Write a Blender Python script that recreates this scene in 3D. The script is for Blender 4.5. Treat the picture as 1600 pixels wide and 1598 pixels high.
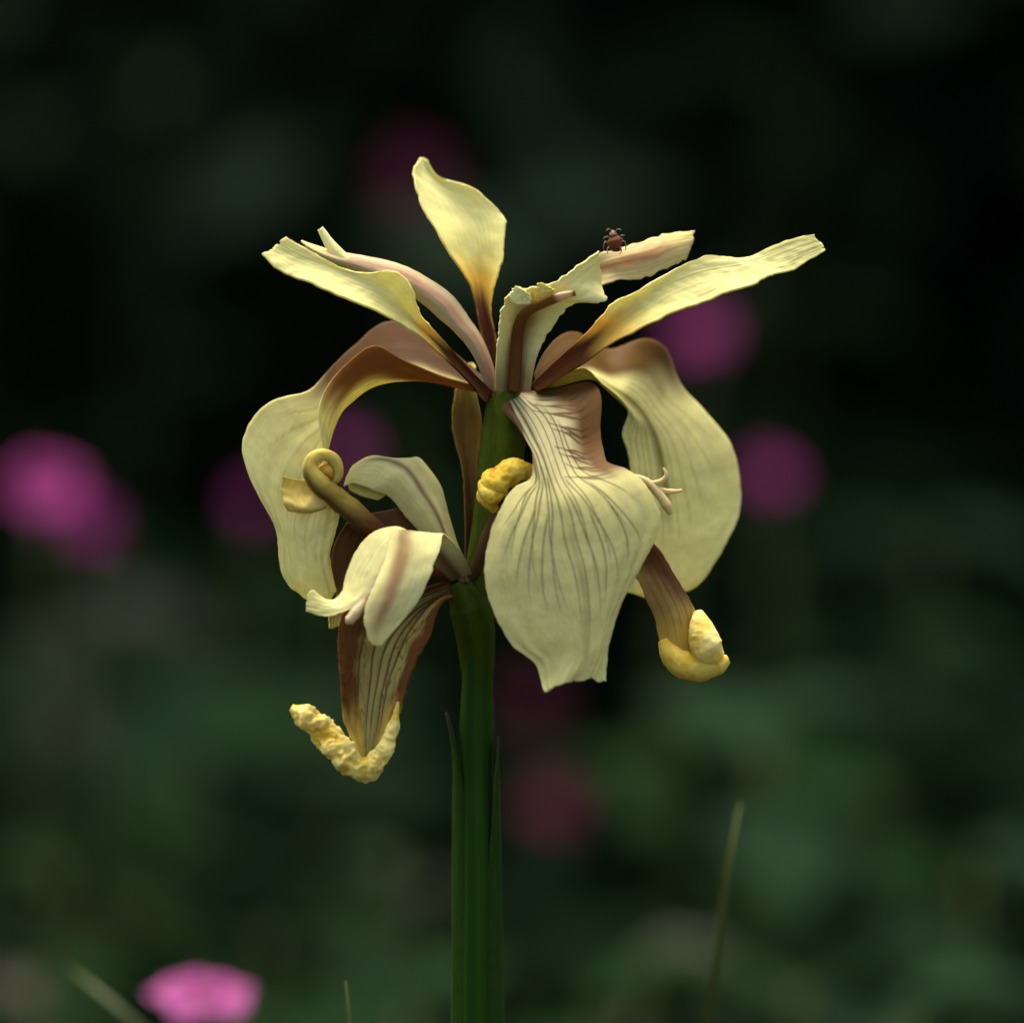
import bpy, math, random
import numpy as np
from mathutils import Vector, Matrix, noise as mnoise

random.seed(7)
RNG = np.random.default_rng(7)
for o in list(bpy.data.objects):
    bpy.data.objects.remove(o, do_unlink=True)
scene = bpy.context.scene
COL = scene.collection

# ------------------------------------------------------------------ camera
TILT = math.radians(9.0)
DIST = 0.60                       # camera to the iris, metres
S = 0.132 / 1600                  # metres per photograph pixel at the iris
FOCUS = Vector((0, 0, 0.45))
FWD = Vector((0, math.cos(TILT), -math.sin(TILT)))
UP = Vector((0, math.sin(TILT), math.cos(TILT)))
CAM = FOCUS - FWD * DIST
cd = bpy.data.cameras.new('camera')
cd.sensor_fit = 'HORIZONTAL'
cd.sensor_width = 36
cd.lens = 36 * DIST / 0.132
cd.clip_start = 0.02
cd.clip_end = 200
cd.dof.use_dof = True
cd.dof.focus_distance = DIST - 0.003
cd.dof.aperture_fstop = 8.5
cd.dof.aperture_blades = 0
cam = bpy.data.objects.new('camera', cd)
COL.objects.link(cam)
cam.location = CAM
cam.rotation_euler = (math.pi / 2 - TILT, 0, 0)
scene.camera = cam

# ------------------------------------------------------------------ sky and sun
SUN_EL = math.radians(66)
SUN_AZ = math.radians(-18)        # from behind the flower, a little to the west
world = bpy.data.worlds.new('World')
scene.world = world
world.use_nodes = True
wn = world.node_tree
bg = wn.nodes['Background']
sky = wn.nodes.new('ShaderNodeTexSky')
sky.sky_type = 'NISHITA'
sky.sun_disc = False
sky.sun_elevation = SUN_EL
sky.sun_rotation = SUN_AZ
sky.air_density = 0.6
sky.dust_density = 8.0
sky.ozone_density = 0.2
wn.links.new(sky.outputs[0], bg.inputs[0])
bg.inputs[1].default_value = 0.15
sl = bpy.data.lights.new('sun', 'SUN')
sl.energy = 1.1
sl.angle = math.radians(60)
sl.color = (1.0, 0.97, 0.89)
sun = bpy.data.objects.new('sun', sl)
COL.objects.link(sun)
sdir = Vector((math.sin(SUN_AZ) * math.cos(SUN_EL), math.cos(SUN_AZ) * math.cos(SUN_EL), math.sin(SUN_EL)))
sun.location = sdir * 5
sun.rotation_euler = (-sdir).to_track_quat('-Z', 'Y').to_euler()
vs = scene.view_settings
vs.view_transform = 'Standard'
vs.look = 'None'
vs.gamma = 1
vs.exposure = 1.97
vs.use_curve_mapping = False
scene.cycles.use_denoising = True
scene.cycles.max_bounces = 5
scene.cycles.diffuse_bounces = 2
scene.cycles.glossy_bounces = 1
scene.cycles.transmission_bounces = 4
scene.cycles.transparent_max_bounces = 8

# ------------------------------------------------------------------ helpers
R3 = np.array([1.0, 0, 0]); U3 = np.array(UP[:]); F3 = np.array(FWD[:]); C3 = np.array(CAM[:])

def W(p):
    """photograph pixel + depth (pixels towards the viewer from the stem) -> world metres"""
    p = np.asarray(p, float)
    zc = DIST - p[..., 2] * S
    k = S * zc / DIST
    return C3 + ((p[..., 0] - 800) * k)[..., None] * R3 - ((p[..., 1] - 799) * k)[..., None] * U3 + zc[..., None] * F3

def AT(px, py, dist):
    """a point seen at a pixel at a given distance from the camera (for placing plants behind)"""
    k = S * dist / DIST
    return Vector(C3 + (px - 800) * k * R3 - (py - 799) * k * U3 + dist * F3)

def lin(r, g, b):
    f = lambda c: ((c / 255 + 0.055) / 1.055) ** 2.4 if c > 10 else c / 255 / 12.92
    return np.array([f(r), f(g), f(b)])

ORIGIN = {}
def wpos(o):
    return ORIGIN.get(o, Vector((0, 0, 0))) if o else Vector((0, 0, 0))

def tag(o, label=None, cat=None, group=None, kind=None):
    if label: o['label'] = label
    if cat: o['category'] = cat
    if group: o['group'] = group
    if kind: o['kind'] = kind
    return o

def empty(name, loc, parent=None):
    o = bpy.data.objects.new(name, None)
    o.empty_display_size = 0.01
    COL.objects.link(o)
    o.parent = parent
    o.location = Vector(loc) - wpos(parent)
    ORIGIN[o] = Vector(loc)
    return o

def mesh_data(name, verts, faces, mat=None, smooth=True):
    me = bpy.data.meshes.new(name)
    me.from_pydata([tuple(v) for v in verts], [], [tuple(f) for f in faces])
    if mat: me.materials.append(mat)
    if smooth:
        me.polygons.foreach_set('use_smooth', [True] * len(me.polygons))
    me.update()
    return me

def link(name, me, parent=None, loc=(0, 0, 0)):
    o = bpy.data.objects.new(name, me)
    COL.objects.link(o)
    o.parent = parent
    o.location = loc
    return o

def world_obj(name, verts, faces, mat, parent=None, smooth=True):
    v = np.asarray(verts, float) - np.array(wpos(parent)[:])
    return link(name, mesh_data(name, v, faces, mat, smooth), parent)

def set_colors(me, cols):
    a = me.color_attributes.new('Col', 'FLOAT_COLOR', 'POINT')
    c = np.ones((len(me.vertices), 4)); c[:, :3] = np.clip(cols, 0, 1)
    a.data.foreach_set('color', c.ravel())

def set_uv(me, uv):
    l = me.uv_layers.new(name='UVMap')
    idx = np.empty(len(me.loops), int)
    me.loops.foreach_get('vertex_index', idx)
    l.data.foreach_set('uv', np.asarray(uv, float)[idx].ravel())

def natural_spline(t, P, ts):
    """natural cubic spline through P (n,...) at knots t, evaluated at ts"""
    t = np.asarray(t, float); P = np.asarray(P, float); n = len(t)
    h = np.diff(t)
    A = np.zeros((n, n)); B = np.zeros((n,) + P.shape[1:])
    A[0, 0] = A[-1, -1] = 1
    for i in range(1, n - 1):
        A[i, i - 1] = h[i - 1]; A[i, i] = 2 * (h[i - 1] + h[i]); A[i, i + 1] = h[i]
        B[i] = 6 * ((P[i + 1] - P[i]) / h[i] - (P[i] - P[i - 1]) / h[i - 1])
    M = np.linalg.solve(A, B.reshape(n, -1)).reshape(P.shape)
    k = np.clip(np.searchsorted(t, ts, side='right') - 1, 0, n - 2)
    sh = (len(ts),) + (1,) * (P.ndim - 1)
    hk = h[k].reshape(sh); a = ((t[k + 1] - ts).reshape(sh)) / hk; b = ((ts - t[k]).reshape(sh)) / hk
    return a * P[k] + b * P[k + 1] + ((a ** 3 - a) * M[k] + (b ** 3 - b) * M[k + 1]) * hk * hk / 6

def n1(x, seed):
    return np.array([mnoise.noise(Vector((float(q), seed * 7.31, seed * 1.7))) for q in np.ravel(x)]).reshape(np.shape(x))

def n2(x, y, seed):
    return np.array([mnoise.noise(Vector((float(a), float(b), seed * 3.17))) for a, b in zip(np.ravel(x), np.ravel(y))]).reshape(np.shape(x))

def sstep(a, b, x):
    t = np.clip((x - a) / (b - a), 0, 1)
    return t * t * (3 - 2 * t)

def mix(a, b, t):
    t = np.asarray(t)[..., None]
    return np.asarray(a) * (1 - t) + np.asarray(b) * t

def grid_faces(nu, nv, wrap=False):
    f = []
    m = nv if wrap else nv - 1
    for i in range(nu - 1):
        for j in range(m):
            j2 = (j + 1) % nv
            f.append((i * nv + j, i * nv + j2, (i + 1) * nv + j2, (i + 1) * nv + j))
    return f

PETAL_SEED = [0]
def petal(name, rows, parent, colfn, mat, nu=110, nv=44, ruffle=3.0, rfreq=5.0, edge=1.5, efreq=22.0, thick=3.0, crease=0.5, tipj=0.010, tipround=0.0, fan=0.0, fanf=9.0):
    """a petal lofted through cross-sections; each row is 3 or 5 points (x, y, depth)"""
    PETAL_SEED[0] += 1; sd = PETAL_SEED[0]
    P = np.array(rows, float)                       # n,K,3
    K = P.shape[1]
    seg = np.linalg.norm(np.diff(P, axis=0), axis=2).mean(axis=1)
    t = np.concatenate([[0], np.cumsum(np.maximum(seg, 4))]); L = t[-1]; t = t / L
    us = np.linspace(0, 1, nu); vs_ = np.linspace(0, 1, nv)
    A = natural_spline(t, P, us)                    # nu,K,3
    G = natural_spline(np.linspace(0, 1, K), A.transpose(1, 0, 2), vs_).transpose(1, 0, 2)
    V0 = vs_ * 2 - 1
    cut = 1 - tipround * np.abs(V0) ** 3 - tipj * np.clip(n1(V0 * 3.5, sd + 31) + 0.5 * n1(V0 * 8, sd + 33) + 0.3, 0, 1)
    for j in range(nv):
        ue = us * (1 - (1 - cut[j]) * us ** 4)
        for k in range(3):
            G[:, j, k] = np.interp(ue, us, G[:, j, k])
    mid = G[:, nv // 2:nv // 2 + 1]
    V = vs_ * 2 - 1
    hwL = np.linalg.norm(G[:, 0] - mid[:, 0], axis=1); hwR = np.linalg.norm(G[:, -1] - mid[:, 0], axis=1)
    eL = edge * (n1(us * efreq, sd) + 0.6 * n1(us * efreq * 2.7, sd + 50))
    eR = edge * (n1(us * efreq, sd + 99) + 0.6 * n1(us * efreq * 2.7, sd + 150))
    fade = sstep(0.12, 0.4, us)
    eL = eL * fade / np.maximum(hwL, 6); eR = eR * fade / np.maximum(hwR, 6)
    e = np.where(V[None] < 0, eL[:, None], eR[:, None]) * np.abs(V[None]) ** 3
    G = mid + (G - mid) * (1 + e)[..., None]
    du = np.gradient(G, axis=0); dv = np.gradient(G, axis=1)
    N = np.cross(du, dv); N /= np.maximum(np.linalg.norm(N, axis=2, keepdims=True), 1e-6)
    UU, VV = np.meshgrid(us, V, indexing='ij')
    asp = L / max(hwL.mean() + hwR.mean(), 1)
    r = ruffle * np.abs(VV) ** 1.6 * n2(UU * rfreq * 1.0, VV * 1.3, sd) * fade[:, None]
    r += ruffle * 0.28 * n2(UU * rfreq * 0.8 * max(asp, 1), VV * 2.6, sd + 5) * fade[:, None]
    r += crease * n2(UU * 6, VV * 9, sd + 11)
    if fan:
        wv = VV * fanf + 1.2 * n2(UU * 3, VV * 2, sd + 13)
        r += fan * np.sin(wv * math.pi) * sstep(0.1, 0.9, np.abs(VV)) * sstep(0.35, 0.6, UU) * (0.5 + n2(UU * 3, VV * 3, sd + 17))
        r += fan * 1.3 * n2(UU * 9, VV * 7, sd + 19) * sstep(0.4, 1.0, np.abs(VV)) * sstep(0.35, 0.6, UU)
    G = G + N * r[..., None]
    verts = W(G).reshape(-1, 3)
    o = world_obj(name, verts, grid_faces(nu, nv), mat, parent)
    hw = np.where(VV < 0, hwL[:, None], hwR[:, None])
    c = colfn(UU, VV, hw, L, sd)
    set_colors(o.data, c.reshape(-1, 3))
    set_uv(o.data, np.stack([UU * L / 100, VV * (hwL.mean() + hwR.mean()) / 200], -1).reshape(-1, 2))
    md = o.modifiers.new('thickness', 'SOLIDIFY')
    md.thickness = thick * S; md.offset = 0
    return o

def tube_grid(path, radii, nu, nv, squash=1.0):
    """rings along a spline path (pixel+depth space)"""
    P = np.array(path, float); n = len(P)
    seg = np.linalg.norm(np.diff(P, axis=0), axis=1)
    t = np.concatenate([[0], np.cumsum(np.maximum(seg, 1e-3))]); L = t[-1]; t /= L
    us = np.linspace(0, 1, nu)
    C = natural_spline(t, P, us)
    R = np.interp(us, t, radii)
    T = np.gradient(C, axis=0); T /= np.maximum(np.linalg.norm(T, axis=1, keepdims=True), 1e-9)
    ref = np.array([0, 0, 1.0]); nrm = []
    prev = None
    for i in range(nu):
        a = ref if prev is None else prev
        a = a - T[i] * np.dot(a, T[i])
        if np.linalg.norm(a) < 1e-4: a = np.array([1.0, 0, 0]) - T[i] * T[i][0]
        a = a / np.linalg.norm(a); nrm.append(a); prev = a
    N = np.array(nrm); B = np.cross(T, N)
    th = np.linspace(0, 2 * math.pi, nv, endpoint=False)
    off = np.cos(th)[None, :, None] * N[:, None] * squash + np.sin(th)[None, :, None] * B[:, None]
    return C, off, R, us, th, L

def tube(name, path, radii, parent, mat, nu=60, nv=24, squash=1.0, colfn=None, bump=0.0, bfreq=0.06, pixel=True, tool=None):
    C, off, R, us, th, L = tube_grid(path, radii, nu, nv, squash)
    r = np.repeat(R[:, None], nv, 1)
    if bump:
        pts = C[:, None] + off * r[..., None]
        d = np.zeros((nu, nv))
        for i in range(nu):
            for j in range(nv):
                p = Vector(pts[i, j]) * bfreq
                cell = mnoise.voronoi(p)[0][0]
                d[i, j] = 0.45 * (0.5 - cell) + 0.75 * mnoise.noise(p * 0.8) + 0.55 * (0.3 - abs(mnoise.noise(p * 1.7))) + 0.25 * mnoise.noise(p * 4.1)
        r = r * (1 + bump * d)
        rough = d
    else:
        rough = np.zeros((nu, nv))
    G = C[:, None] + off * r[..., None]
    V = W(G) if pixel else G
    verts = np.concatenate([V.reshape(-1, 3), W(C[[0, -1]]) if pixel else C[[0, -1]]])
    faces = grid_faces(nu, nv, True)
    a, b = nu * nv, nu * nv + 1
    faces += [(a, (j + 1) % nv, j) for j in range(nv)]
    faces += [(b, (nu - 1) * nv + j, (nu - 1) * nv + (j + 1) % nv) for j in range(nv)]
    o = world_obj(name, verts, faces, mat, parent)
    if colfn:
        UU, TT = np.meshgrid(us, th, indexing='ij')
        c = colfn(UU, TT, rough)
        c = np.concatenate([c.reshape(-1, 3), c[0, :1], c[-1, :1]])
        set_colors(o.data, c)
    uv = np.stack(np.meshgrid(us * L / 100, th / 6.2832, indexing='ij'), -1).reshape(-1, 2)
    set_uv(o.data, np.concatenate([uv, uv[:1], uv[-1:]]))
    return o

# ------------------------------------------------------------------ materials
def node_mat(name):
    m = bpy.data.materials.new(name); m.use_nodes = True
    nt = m.node_tree
    return m, nt, nt.nodes, nt.links, nt.nodes['Principled BSDF'], nt.nodes['Material Output']

def petal_material(name, trans=0.35, rough=0.45, stripe=0.12, gain=1.0, tint=(1.0, 0.97, 0.80)):
    m, nt, N, Lk, bs, out = node_mat(name)
    col = N.new('ShaderNodeAttribute'); col.attribute_name = 'Col'
    uv = N.new('ShaderNodeUVMap'); uv.uv_map = 'UVMap'
    mp = N.new('ShaderNodeMapping'); mp.inputs['Scale'].default_value = (3.0, 34, 1)
    Lk.new(uv.outputs[0], mp.inputs[0])
    st = N.new('ShaderNodeTexNoise'); st.inputs['Scale'].default_value = 1.6; st.inputs['Detail'].default_value = 5
    Lk.new(mp.outputs[0], st.inputs['Vector'])
    bl = N.new('ShaderNodeTexNoise'); bl.inputs['Scale'].default_value = 5.0; bl.inputs['Detail'].default_value = 6
    Lk.new(uv.outputs[0], bl.inputs['Vector'])
    r1 = N.new('ShaderNodeMapRange'); r1.inputs[1].default_value = 0.3; r1.inputs[2].default_value = 0.7
    r1.inputs[3].default_value = 1 - stripe * 0.5; r1.inputs[4].default_value = 1 + stripe * 0.35
    Lk.new(st.outputs['Fac'], r1.inputs[0])
    r2 = N.new('ShaderNodeMapRange'); r2.inputs[1].default_value = 0.3; r2.inputs[2].default_value = 0.7
    r2.inputs[3].default_value = 0.9 * gain; r2.inputs[4].default_value = 1.06 * gain
    Lk.new(bl.outputs['Fac'], r2.inputs[0])
    mu = N.new('ShaderNodeMath'); mu.operation = 'MULTIPLY'
    Lk.new(r1.outputs[0], mu.inputs[0]); Lk.new(r2.outputs[0], mu.inputs[1])
    mx = N.new('ShaderNodeVectorMath'); mx.operation = 'SCALE'
    Lk.new(col.outputs['Color'], mx.inputs[0]); Lk.new(mu.outputs[0], mx.inputs['Scale'])
    Lk.new(mx.outputs[0], bs.inputs['Base Color'])
    bs.inputs['Roughness'].default_value = rough
    bs.inputs['Specular IOR Level'].default_value = 0.05
    bp = N.new('ShaderNodeBump'); bp.inputs['Strength'].default_value = 0.12; bp.inputs['Distance'].default_value = 0.0003
    Lk.new(st.outputs['Fac'], bp.inputs['Height']); Lk.new(bp.outputs[0], bs.inputs['Normal'])
    tr = N.new('ShaderNodeBsdfTranslucent')
    tm = N.new('ShaderNodeVectorMath'); tm.operation = 'MULTIPLY'; tm.inputs[1].default_value = tint
    Lk.new(mx.outputs[0], tm.inputs[0]); Lk.new(tm.outputs[0], tr.inputs['Color'])
    ms = N.new('ShaderNodeMixShader'); ms.inputs[0].default_value = trans
    Lk.new(bs.outputs[0], ms.inputs[1]); Lk.new(tr.outputs[0], ms.inputs[2])
    Lk.new(ms.outputs[0], out.inputs['Surface'])
    return m

def leaf_material(name, c1, c2, scale=9.0, rough=0.55, trans=0.25, spec=0.3):
    m, nt, N, Lk, bs, out = node_mat(name)
    tc = N.new('ShaderNodeTexCoord')
    no = N.new('ShaderNodeTexNoise'); no.inputs['Scale'].default_value = scale; no.inputs['Detail'].default_value = 5
    Lk.new(tc.outputs['Object'], no.inputs['Vector'])
    oi = N.new('ShaderNodeObjectInfo')
    ad = N.new('ShaderNodeMath'); ad.operation = 'MULTIPLY_ADD'; ad.inputs[1].default_value = 0.25; 
    Lk.new(oi.outputs['Random'], ad.inputs[0]); Lk.new(no.outputs['Fac'], ad.inputs[2])
    cr = N.new('ShaderNodeValToRGB')
    cr.color_ramp.elements[0].position = 0.42; cr.color_ramp.elements[0].color = (*c1, 1)
    cr.color_ramp.elements[1].position = 0.8; cr.color_ramp.elements[1].color = (*c2, 1)
    Lk.new(ad.outputs[0], cr.inputs[0])
    Lk.new(cr.outputs[0], bs.inputs['Base Color'])
    bs.inputs['Roughness'].default_value = rough
    bs.inputs['Specular IOR Level'].default_value = spec
    tr = N.new('ShaderNodeBsdfTranslucent'); Lk.new(cr.outputs[0], tr.inputs['Color'])
    ms = N.new('ShaderNodeMixShader'); ms.inputs[0].default_value = trans
    Lk.new(bs.outputs[0], ms.inputs[1]); Lk.new(tr.outputs[0], ms.inputs[2])
    Lk.new(ms.outputs[0], out.inputs['Surface'])
    return m

M_PETAL = petal_material('petal_tissue', 0.45)
M_THIN = petal_material('claw_tissue', 0.22, 0.42)
M_WITHER = petal_material('withered_tissue', 0.18, 0.5, stripe=0.15)
M_STEM = petal_material('stem_tissue', 0.05, 0.42, stripe=0.5, tint=(0.8, 1, 0.4))
M_SHEATH = petal_material('sheath_tissue', 0.2, 0.45, stripe=0.5, tint=(0.8, 1, 0.4))
M_PINK = petal_material('pink_petal_tissue', 0.35, 0.6, stripe=0.2, tint=(1, 0.6, 0.9))
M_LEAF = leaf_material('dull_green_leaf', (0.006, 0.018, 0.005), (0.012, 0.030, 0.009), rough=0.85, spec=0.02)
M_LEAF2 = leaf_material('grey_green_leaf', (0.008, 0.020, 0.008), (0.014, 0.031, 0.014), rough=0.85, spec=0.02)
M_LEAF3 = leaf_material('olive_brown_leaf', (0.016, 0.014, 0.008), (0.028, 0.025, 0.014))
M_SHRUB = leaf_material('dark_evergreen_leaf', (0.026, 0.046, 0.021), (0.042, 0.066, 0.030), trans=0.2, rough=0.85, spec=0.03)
M_LEAF_SHADE = leaf_material('shade_toned_leaf', (0.008, 0.017, 0.006), (0.015, 0.027, 0.010), rough=0.85, spec=0.03)  # leaf green with the upper background's shade put into the albedo
M_BARK = leaf_material('bark', (0.012, 0.010, 0.007), (0.03, 0.025, 0.018), scale=40, trans=0.0, rough=0.9)
M_GRASS = leaf_material('grass_blade', (0.035, 0.055, 0.008), (0.08, 0.095, 0.014), scale=30)
M_CALYX = leaf_material('calyx', (0.05, 0.05, 0.03), (0.09, 0.08, 0.04), scale=60)

# ------------------------------------------------------------------ ground
def build_ground():
    m, nt, N, Lk, bs, out = node_mat('leaf_litter_soil')
    tc = N.new('ShaderNodeTexCoord')
    a = N.new('ShaderNodeTexNoise'); a.inputs['Scale'].default_value = 14; a.inputs['Detail'].default_value = 8
    Lk.new(tc.outputs['Object'], a.inputs['Vector'])
    cr = N.new('ShaderNodeValToRGB')
    cr.color_ramp.elements[0].position = 0.35; cr.color_ramp.elements[0].color = (0.012, 0.012, 0.008, 1)
    cr.color_ramp.elements[1].position = 0.75; cr.color_ramp.elements[1].color = (0.05, 0.045, 0.03, 1)
    Lk.new(a.outputs['Fac'], cr.inputs[0]); Lk.new(cr.outputs[0], bs.inputs['Base Color'])
    bs.inputs['Roughness'].default_value = 0.95
    bp = N.new('ShaderNodeBump'); bp.inputs['Distance'].default_value = 0.02
    Lk.new(a.outputs['Fac'], bp.inputs['Height']); Lk.new(bp.outputs[0], bs.inputs['Normal'])
    n = 81
    xs = np.sign(np.linspace(-1, 1, n)) * np.abs(np.linspace(-1, 1, n)) ** 3 * 60
    X, Y = np.meshgrid(xs, xs, indexing='ij')
    Z = 0.03 * n2(X * 1.3, Y * 1.3, 3) * (1 - np.exp(-(X ** 2 + Y ** 2) * 6)) - 0.004
    o = world_obj('ground', np.stack([X, Y, Z], -1).reshape(-1, 3), grid_faces(n, n), m)
    tag(o, 'dark bare soil under the undergrowth', kind='structure')
build_ground()

# ------------------------------------------------------------------ the iris
YEL = np.array([0.74, 0.72, 0.29]); CREAM = np.array([0.69, 0.65, 0.25]); GOLD = np.array([0.66, 0.42, 0.05])
LEMON = np.array([0.68, 0.60, 0.14]); BROWN = np.array([0.130, 0.052, 0.012]); PLUM = np.array([0.108, 0.054, 0.018])
DKBROWN = np.array([0.060, 0.022, 0.006]); OLIVE = np.array([0.20, 0.18, 0.02]); VEIN = np.array([0.085, 0.048, 0.014])

iris = empty('iris_plant', (W((748, 930, 0))[0], W((748, 930, 0))[1], 0.0))
tag(iris, 'pale yellow iris with brown-veined hanging petals on a thick green stem', 'iris')
upper = empty('flower', W((795, 608, 0)), iris)
upper['label'] = 'fresh open pale yellow flower with drooping falls and spread standards'
lower = empty('flower', W((728, 905, 0)), iris)
lower['label'] = 'older withering flower with curled brown and crumpled yellow tips'

def row(*a):
    return [tuple(p) for p in a]

def zrows(rows, ds):
    """attach depths: ds is per-row (l, m, r)"""
    return [[(x, y, d) for (x, y), d in zip(r, dd)] for r, dd in zip(rows, ds)]

# ---- colour functions (u along, v -1..1 across)
def standard_col(claw_end=0.36, gold=0.12, claw=DKBROWN):
    def f(u, v, hw, L, sd):
        c = np.broadcast_to(YEL, u.shape + (3,)).copy()
        c = mix(c, LEMON, 0.5 * sstep(claw_end + 0.35, claw_end, u))
        w = claw_end + 0.05 * n2(v * 2, u * 2, sd) - 0.04 * np.abs(v)
        c = mix(c, GOLD, sstep(w + gold, w + 0.01, u) * 0.9)
        c = mix(c, claw, sstep(w + 0.03, w - 0.10, u))
        vein = np.exp(-((np.abs(v) * 7 + 0.25 * n2(u * 3, v, sd)) % 1.0 - 0.5) ** 2 / 0.012)
        c = c * (1 - 0.06 * vein * sstep(claw_end, claw_end + .2, u))[..., None]
        c = mix(c, GOLD * 0.8, 0.35 * sstep(0.93, 1.0, np.abs(v)) * (n2(u * 14, v * 3, sd + 3) > 0.1))
        return c
    return f

def style_col(stripe=PLUM, base=PLUM, width=0.3, vc=0.0, body=CREAM, upto=0.85):
    def f(u, v, hw, L, sd):
        c = np.broadcast_to(body, u.shape + (3,)).copy()
        c = mix(c, LEMON, 0.35 * sstep(0.75, 1.0, u))
        jit = 0.10 * n2(u * 5, v * 2, sd)
        s = np.exp(-((v - vc + jit) / width) ** 2) * sstep(upto + 0.12, upto - 0.12, u)
        c = mix(c, stripe, s * 0.85)
        c = mix(c, base, sstep(0.30, 0.0, u) * 0.75)
        return c
    return f

def vein_lines(u, v, hw, lines, wpx, sd, fade0=0.0):
    """darkness of veins that run along the petal; lines: (v at base, v at tip, start, end)"""
    d = np.zeros_like(u)
    wob = 0.05 * n2(u * 5, v * 2.2, sd) * sstep(0.1, 0.4, u)
    for a, b, s, e, k in lines:
        t = np.clip((u - s) / max(e - s, 1e-3), 0, 1)
        vc = a + (b - a) * t ** k + wob
        dist = np.abs(v - vc) * hw
        w = wpx * (1 - 0.45 * t)
        m = np.exp(-(dist / w) ** 2) * sstep(s - 0.02, s + 0.03, u) * sstep(e, e - 0.25 * (e - s) - 0.02, u)
        d = np.maximum(d, m)
    return d

def front_fall_col(u, v, hw, L, sd):
    c = mix(CREAM, np.array([0.66, 0.60, 0.29]), sstep(0.5, 0.2, u))
    c = mix(c, YEL * 0.97, sstep(0.42, 0.7, u) * 0.8)
    # brown wings of the claw, feathered by the side veins
    fan = np.zeros_like(u); tongue = np.zeros_like(u)
    for k in range(9):
        u0 = 0.020 + 0.041 * k + 0.010 * math.sin(k * 2.7)
        v0 = 0.20 + 0.08 * sstep(0, .3, u0) + 0.05 * math.sin(k * 1.9 + 1)
        v1 = 0.70 + 0.14 * sstep(.15, .36, u0)
        t = np.clip((v - v0) / (v1 - v0), 0, 1)
        for br_, st_ in ((0.0, 0.0), (0.030, 0.35)):
            uc = u0 + (0.115 - 0.17 * min(u0, 0.36)) * t ** 0.8 + br_ * np.clip(t - st_, 0, 1) + 0.005 * n2(v * 7, u * 3 + k, sd)
            du_ = np.abs(u - uc) * L
            on = sstep(v0, v0 + 0.05, v) * (t >= st_)
            fan = np.maximum(fan, np.exp(-(du_ / (1.7 - 0.5 * t)) ** 2) * on)
            tongue = np.maximum(tongue, np.exp(-(du_ / (0.8 + 7.0 * t ** 2)) ** 2) * on * sstep(0.25, 0.6, t))
    edge_r = 0.50 + 0.10 * sstep(0.0, 0.3, u) + 0.16 * sstep(0.30, 0.42, u) + 0.08 * n2(u * 22, v * 3, sd + 2)
    br = np.maximum(sstep(edge_r - 0.12, edge_r + 0.16, v), tongue * 0.9) * sstep(0.44, 0.38, u + 0.02 * n2(v * 8, u * 3, sd))
    edge_l = 0.18 + 0.55 * sstep(0.05, 0.32, u) + 0.12 * n2(u * 26, v * 3, sd + 21)
    bl = sstep(edge_l - 0.06, edge_l + 0.12, -v) * sstep(0.36, 0.28, u)
    wing = mix(BROWN * 1.05, np.array([0.17, 0.085, 0.02]), 0.5 + 0.5 * n2(u * 7, v * 4, sd + 8))
    c = mix(c, wing, br * 0.96)
    c = mix(c, BROWN * 1.1, bl * 0.9)
    c = mix(c, PLUM, sstep(0.06, 0.0, u) * 0.8)
    # long veins
    lines = [(-0.10, -0.05, 0.02, 0.98, 1), (0.05, 0.07, 0.02, 0.97, 1), (0.18, 0.20, 0.03, 0.80, 1.3), (-0.32, -0.22, 0.04, 0.85, 1.2),
             (0.28, 0.45, 0.05, 0.72, 1.6), (-0.55, -0.45, 0.08, 0.74, 1.3), (0.36, 0.72, 0.12, 0.62, 1.7), (-0.74, -0.70, 0.16, 0.66, 1.2),
             (0.42, 0.92, 0.18, 0.54, 1.5), (-0.66, -0.92, 0.30, 0.58, 1.3), (0.24, 0.60, 0.36, 0.74, 1.2), (-0.40, -0.58, 0.36, 0.76, 1.2),
             (-0.18, -0.33, 0.34, 0.82, 1.2), (0.55, 0.70, 0.46, 0.70, 1.0), (0.30, 0.40, 0.48, 0.80, 1.0), (-0.30, -0.46, 0.48, 0.80, 1.0), (-0.50, -0.68, 0.46, 0.72, 1.0), (0.12, 0.31, 0.40, 0.84, 1.2), (0.52, 0.85, 0.40, 0.64, 1.2), (-0.62, -0.80, 0.38, 0.64, 1.1)]
    d = vein_lines(u, v, hw, lines, 1.6, sd + 4)
    c = mix(c, VEIN * 1.1, d * (0.88 - 0.36 * sstep(0.38, 0.9, u)))
    # side veins running into the brown wing
    c = mix(c, DKBROWN * 1.1, fan * 0.75 * sstep(0.46, 0.40, u) * sstep(0.95, 0.7, v))
    # midrib, olive gold
    c = mix(c, np.array([0.40, 0.33, 0.09]), 0.45 * np.exp(-((v - 0.01) * hw / 5) ** 2) * sstep(0.4, 0.6, u))
    # faint net of veins in the blade
    net = np.abs(n2(u * 15, v * 10, sd + 6))
    c = c * (1 - 0.08 * sstep(0.10, 0.0, net) * sstep(0.35, 0.5, u))[..., None]
    return c

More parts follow.
